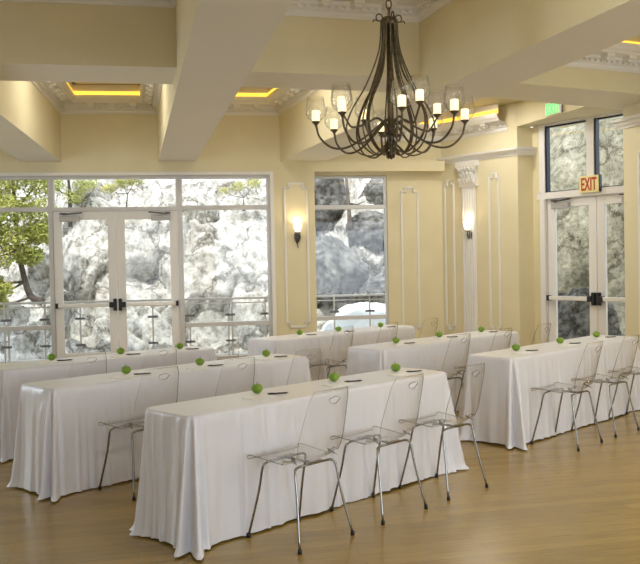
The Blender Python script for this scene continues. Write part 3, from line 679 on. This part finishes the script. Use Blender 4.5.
for nm, xs in CH.items():
    p, a, L_, W_ = TABLES[nm]
    for j, x in enumerate(xs):
        c = first if k == 0 else copy_tree(first); k += 1
        off = -0.262 + rnd.uniform(-0.012, 0.012)
        c.location = (p[0] + cos(a) * x - sin(a) * off, p[1] + sin(a) * x + cos(a) * off, 0)
        c.rotation_euler = (0, 0, a + rnd.uniform(-0.03, 0.05))
        tag(c, 'clear plastic chair with chrome legs at %s of %s' % (seatw[j], ctab[nm]), 'chair', 'clear plastic chairs along the tables')

# ------------------------------------------------------------------ apples, notepads, pens
def make_apple():
    e = empty('green_apple'); mb = MB(); prof = []
    for k in range(17):
        th = pi * k / 16 - pi / 2
        r = 0.038 * cos(th) * (1.0 + 0.06 * sin(th)); z = 0.033 + 0.033 * sin(th)
        if k > 13: z -= 0.010 * ((k - 13) / 3) ** 1.6
        if k < 2: z += 0.004 * (2 - k) / 2
        prof.append((max(r, 0.0005), z))
    mb.lathe(prof, seg=20); mb.build('flesh', APPLE, e)
    t = MB(); t.tube([(0, 0, 0.052), (0.002, 0, 0.064), (0.006, 0.002, 0.074)], [0.002, 0.002, 0.0028], 6); t.build('stem', STEM, e)
    return e
def make_pad():
    t = MB(); t.box((-0.10, -0.06, 0), (0.10, 0.06, 0.005)); return bevel(t.build('notepad', PAPER), 0.001, 1)
def make_pen():
    e = empty('ballpoint_pen'); t = MB(); t.tube([(-0.07, 0, 0.006), (0.055, 0, 0.006)], 0.0055, 8); t.tube([(0.055, 0, 0.006), (0.072, 0, 0.006)], [0.0055, 0.001], 8); t.build('barrel', BLACK, e)
    t = MB(); t.box((-0.068, -0.0015, 0.011), (-0.03, 0.0015, 0.0135)); t.box((-0.068, -0.0015, 0.006), (-0.065, 0.0015, 0.0135)); t.build('clip', PEWTER, e)
    return e
AP = {'front left': ((0.80, 0.32), (1.52, 0.31), (2.20, 0.30)), 'middle left': ((0.80, 0.27), (1.50, 0.24), (2.28, 0.28)), 'back left': ((0.62, 0.33), (1.30, 0.28), (1.95, 0.24)),
      'front right': ((0.53, 0.28), (1.36, 0.29), (2.16, 0.31)), 'middle right': ((0.56, 0.27), (1.37, 0.32), (2.17, 0.31)), 'back right': ((0.66, 0.27), (1.27, 0.22), (2.06, 0.22))}
a1, n1, p1 = make_apple(), make_pad(), make_pen(); k = 0
for nm, xs in AP.items():
    p, a, L_, W_ = TABLES[nm]
    for j, (x, y) in enumerate(xs):
        f = k == 0; k += 1
        ap = a1 if f else copy_tree(a1); pd = n1 if f else copy_tree(n1); pe_ = p1 if f else copy_tree(p1)
        def put(o, dx, dy, z, rz):
            xx, yy = x + dx, y + dy; o.location = (p[0] + cos(a) * xx - sin(a) * yy, p[1] + sin(a) * xx + cos(a) * yy, z); o.rotation_euler = (0, 0, a + rz)
        put(pd, -0.10, -0.115, TH + 0.0005, rnd.uniform(-0.08, 0.08)); put(ap, 0.0, 0.02, TH + 0.0006, rnd.uniform(0, 6)); put(pe_, 0.065, -0.11, TH + 0.0008, -0.35 + rnd.uniform(-0.1, 0.1))
        w_ = '%s of %s' % (seatw[j], ctab[nm])
        tag(ap, 'shiny green apple behind a notepad at ' + w_, 'apple', 'green apples on the tables')
        tag(pd, 'white notepad in front of the apple at ' + w_, 'notepad', 'white notepads on the tables')
        tag(pe_, 'black pen in front of the apple at ' + w_, 'pen', 'black pens on the tables')

# ------------------------------------------------------------------ terrace and railing outside
m = MB(); m.prism([wp(-8, 0.2), wp(6.2, 0.6), wp(6.4, 1.6), wp(-8, 1.6)], -0.25, -0.06); struct(m.build('deck_floor', DECK), 'pale terrace deck outside the windows', 'deck')
rl = empty('glass_railing', M=wallM((0, 16.05), WA)); tag(rl, 'grey metal and glass terrace railing outside the windows', 'railing')
t = MB(); t.box((-6, -0.03, 0.96), (5.3, 0.03, 1.0)); bevel(t.build('top_rail', ALU, rl), 0.008)
t = MB(); t.box((-6, -0.012, 0.885), (5.3, 0.012, 0.905)); t.build('lower_rail', ALU, rl)
xs = [-5.25, -4.58, -3.9, -3.22, -2.56, -2.22, -1.55, -0.93, -0.28, 0.36, 1.03, 1.77, 2.42, 3.08, 3.72, 4.40, 5.1]
for x in xs:
    dbl = x in (-2.22, 1.77)
    t = MB()
    for dx in ((-0.035, 0.035) if dbl else (0.0,)): t.box((x + dx - 0.014, -0.02, -0.06), (x + dx + 0.014, 0.02, 0.96))
    po = t.build('post', ALU, rl)
    for z in (0.20, 0.68):
        t = MB(); t.box((x - 0.09, -0.032, z - 0.02), (x + 0.09, -0.021, z + 0.02)); t.build('glass_clip', PEWTER, po)
for x0, x1 in zip(xs[:-1], xs[1:]):
    t = MB(); t.box((x0 + 0.045, -0.005, 0.08), (x1 - 0.045, 0.005, 0.86)); t.build('glass_panel', RAILG, rl)

# ------------------------------------------------------------------ rocky hillside
def hill(x0, x1, nx, y0, y1, ny, fn, name, mt, label):
    mb = MB()
    for j in range(ny + 1):
        for i in range(nx + 1):
            x = x0 + (x1 - x0) * i / nx; y = y0 + (y1 - y0) * j / ny; mb.v.append((x, y, fn(x, y)))
    for j in range(ny):
        for i in range(nx):
            k = j * (nx + 1) + i; mb.face([k, k + 1, k + nx + 2, k + nx + 1], 0, True)
    return struct(mb.build(name, mt), label, 'hillside')
PROF = bez([(0, 16.95, -0.7), (0, 17.5, 0.15), (0, 18.4, 1.2), (0, 19.2, 2.4), (0, 20.2, 3.35), (0, 21.9, 4.2), (0, 24, 5.2), (0, 27, 6.4)], 24)
def rocky_hill(x0, x1, nx):
    mb = MB(); ny = len(PROF)
    for j, p in enumerate(PROF):
        t = (PROF[min(j + 1, ny - 1)] - PROF[max(j - 1, 0)]).normalized(); n = Vector((0, -t.z, t.y))
        for i in range(nx + 1):
            x = x0 + (x1 - x0) * i / nx; sv = j * 0.055
            q = Vector((x * 0.5 + sv * 0.22, sv * 0.42 - x * 0.16, 0.7))
            d = 0.50 * noise.noise(q) + 0.26 * noise.noise(q * 2.1) + 0.15 * abs(noise.noise(q * 4.3)) + 0.10 * noise.noise(q * 9) + 0.055 * noise.noise(q * 19) + 0.03 * noise.noise(q * 41)
            w_ = q * 1.5 + Vector((noise.noise(q * 3), noise.noise(q * 3 + Vector((7, 0, 0))), 0)) * 0.35
            vd = noise.voronoi(Vector((w_.x, w_.y * 1.3, 0)))[0]; g = vd[1] - vd[0]
            d -= 0.26 * exp(-(g / 0.05) ** 2); d += 0.22 * noise.cell(noise.voronoi(Vector((w_.x, w_.y * 1.3, 0)))[1][0] * 3.3)
            back = max(0.0, min(1.0, (-1.1 - x) / 0.9)) * 1.5
            mb.v.append((x, p.y + n.y * d + back, p.z + n.z * d - back * 0.4))
    for j in range(ny - 1):
        for i in range(nx):
            k = j * (nx + 1) + i; mb.face([k, k + 1, k + nx + 2, k + nx + 1], 0, True)
    return struct(mb.build('rocky_hill', ROCKP), 'pale granite hillside rising outside the windows', 'hillside')
rocky_hill(-8.5, 9.5, 330)
def boulder(name, c, s, rot, seed, mt, label, sub=5, rough=0.34):
    import bmesh
    bm = bmesh.new(); bmesh.ops.create_icosphere(bm, subdivisions=sub, radius=1.0); rn = random.Random(seed)
    planes = [(Vector((rn.uniform(-1, 1), rn.uniform(-1, 1), rn.uniform(-0.6, 1))).normalized(), rn.uniform(0.62, 0.85)) for _ in range(9)]
    for v in bm.verts:
        p = v.co.normalized(); r = 1.0
        for n, d in planes:
            q = p.dot(n)
            if q > 0: r = min(r, d / q * 1.0 if d / q < 1.0 else 1.0)
        sv = p * 1.7 + Vector((seed, 0, 0))
        r *= 1 + rough * 0.5 * noise.noise(sv) + rough * 0.25 * noise.noise(sv * 3) + rough * 0.14 * noise.noise(sv * 7) + rough * 0.08 * noise.noise(sv * 17)
        v.co = Vector((p.x * r * s[0], p.y * r * s[1], p.z * r * s[2]))
    me = bpy.data.meshes.new(name); bm.to_mesh(me); bm.free(); me.materials.append(mt)
    for f in me.polygons: f.use_smooth = True
    o = bpy.data.objects.new(name, me); COL.objects.link(o); o.location = c; o.rotation_euler = rot
    return tag(o, label, 'boulder', 'granite boulders outside')
B = boulder
B('boulder', (2.15, 19.6, 1.95), (1.35, 0.95, 0.95), (0.1, -0.35, 0.1), 3, ROCKP, 'big pale boulder with a shadowed underside right of the double doors')
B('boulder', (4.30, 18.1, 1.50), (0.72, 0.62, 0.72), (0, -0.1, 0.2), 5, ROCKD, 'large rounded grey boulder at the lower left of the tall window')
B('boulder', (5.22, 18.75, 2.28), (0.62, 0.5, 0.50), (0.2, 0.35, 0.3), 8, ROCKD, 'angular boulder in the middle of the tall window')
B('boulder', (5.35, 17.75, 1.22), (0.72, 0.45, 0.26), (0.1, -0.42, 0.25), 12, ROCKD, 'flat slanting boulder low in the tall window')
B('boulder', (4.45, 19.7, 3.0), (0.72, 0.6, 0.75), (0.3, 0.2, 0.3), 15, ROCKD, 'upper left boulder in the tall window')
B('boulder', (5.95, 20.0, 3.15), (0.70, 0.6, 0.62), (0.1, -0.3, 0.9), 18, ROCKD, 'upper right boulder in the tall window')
B('boulder', (6.05, 19.0, 1.95), (0.34, 0.4, 0.42), (0.1, 0.3, 0.2), 21, ROCKP, 'small pale boulder at the right of the tall window')
B('boulder', (5.0, 17.3, 0.1), (1.4, 0.7, 0.75), (0, -0.1, 0.1), 24, SNOW, 'snow covered boulder behind the railing at the tall window')
B('boulder', (-1.70, 18.5, 1.45), (0.46, 0.5, 0.46), (0.1, 0.2, 0.4), 27, ROCKP, 'rounded boulder behind the pine trunk')
B('boulder', (-2.75, 17.9, 0.55), (0.70, 0.5, 0.42), (0.0, -0.2, 0.2), 30, ROCKP, 'low boulder under the pine tree')
B('boulder', (9.9, 16.6, 3.0), (1.5, 2.1, 4.6), (0.1, 0.12, 0.4), 42, ROCKG, 'tall mossy cliff boulder outside the left exit door')
B('boulder', (8.15, 14.75, 0.35), (0.62, 0.75, 0.72), (0.1, -0.1, 0.5), 45, ROCKD, 'low rounded dark boulder outside the exit doors')
B('boulder', (10.1, 12.9, 2.0), (1.2, 1.35, 2.5), (0.0, 0.1, 0.3), 48, ROCKG, 'tall dark boulder outside the right exit door')
m = MB(); m.prism([(6.9, 14.6), (7.0, 10.0), (14, 8), (14, 17), (7, 17.0)], -0.5, -0.05); struct(m.build('snowy_ground', SNOW), 'snowy ground outside the exit doors', 'ground')

# ------------------------------------------------------------------ trees and shrubs outside
def leaves(mb, c, rad, n, size, rn, flat=0.7):
    for _ in range(n):
        d = Vector((rn.gauss(0, 1), rn.gauss(0, 1), rn.gauss(0, 1))).normalized() * rad * rn.random() ** 0.45
        p = Vector(c) + Vector((d.x, d.y, d.z * flat)); a = Vector((rn.uniform(-1, 1), rn.uniform(-1, 1), rn.uniform(-.6, .9))).normalized() * size * rn.uniform(.6, 1.3)
        b_ = a.orthogonal().normalized() * size * 0.28; mb.quad([p - b_, p + a * 0.5 - b_ * 0.2, p + a, p + b_])
def tree(name, trunk, r, clumps, n, size, seed, mt, label, group):
    rn = random.Random(seed); e = empty(name, trunk[0]); tag(e, label, 'tree' if 'tree' in name else 'shrub', group); o = Vector(trunk[0])
    t = MB(); pts = [Vector(p) - o for p in trunk]; t.tube(bez(pts, 4), [r * (1 - 0.6 * i / (4 * (len(pts) - 1))) for i in range(4 * (len(pts) - 1) + 1)], 8)
    for c, rad in clumps:
        c = Vector(c) - o; b0 = min(pts, key=lambda q: (q - c).length); t.tube([b0, (b0 + c) / 2 + Vector((0, 0, -.05)), c], [r * .4, r * .3, r * .12], 5)
    t.build('trunk', BARK, e)
    f = MB()
    for c, rad in clumps: leaves(f, Vector(c) - o, rad, int(n * rad * rad * (4 if rad > 0.36 else 11)), size, rn)
    f.build('foliage', mt, e)
tree('pine_tree', [(-1.72, 17.5, 0.95), (-1.92, 17.55, 1.05), (-2.02, 17.5, 1.35), (-2.15, 17.6, 2.0), (-2.2, 17.7, 2.8), (-2.25, 17.8, 3.8)], 0.075,
     [((-2.2, 17.5, 3.5), .55), ((-1.75, 17.7, 3.3), .42), ((-2.6, 17.6, 3.1), .5), ((-1.8, 17.6, 2.75), .42), ((-2.35, 17.4, 2.7), .5), ((-2.75, 17.5, 2.3), .5), ((-1.75, 17.6, 2.3), .36),
      ((-2.2, 17.4, 2.2), .38), ((-2.5, 17.4, 1.85), .4), ((-1.95, 17.5, 1.85), .30), ((-2.75, 17.4, 1.4), .34), ((-2.45, 17.3, 1.2), .25), ((-3.2, 17.6, 2.8), .6), ((-3.4, 17.6, 1.8), .5), ((-2.5, 17.3, 0.95), .2)], 900, 0.085, 7, LEAF, 'bright green pine tree behind the railing at the left window', None)
tree('pine_tree', [(-1.3, 19.7, 2.5), (-1.3, 19.75, 3.2), (-1.35, 19.8, 4.2)], 0.05, [((-1.3, 19.6, 3.75), .34), ((-1.62, 19.6, 3.4), .3), ((-0.95, 19.6, 3.45), .30), ((-1.2, 19.6, 3.15), .26)], 420, 0.06, 9, LEAF, 'small pine tree at the left of the transom window', None)
tree('dry_shrub', [(-0.1, 19.4, 2.7), (-0.05, 19.4, 3.2)], 0.025, [((-0.15, 19.3, 3.45), .22), ((0.12, 19.3, 3.52), .24), ((-0.45, 19.3, 3.3), .18)], 900, 0.05, 10, LEAF2, 'yellow green shrub on the rocks seen through the transom window', None)
tree('dry_shrub', [(2.5, 19.3, 2.8), (2.5, 19.3, 3.1)], 0.02, [((2.35, 19.2, 3.35), .18), ((2.72, 19.2, 3.42), .2), ((2.05, 19.2, 3.25), .13)], 900, 0.045, 12, LEAF2, 'yellow green shrub on the rocks above the big boulder', None)
tree('bare_tree', [(4.66, 18.15, 2.3), (4.70, 18.4, 2.9), (4.7, 18.7, 3.9)], 0.06, [((5.1, 18.5, 2.95), .04), ((5.3, 18.5, 2.85), .04), ((4.4, 18.5, 2.75), .04), ((4.85, 18.5, 3.5), .05)], 60, 0.04, 14, LEAF2, 'thin bare tree trunk in front of the boulders at the tall window', None)
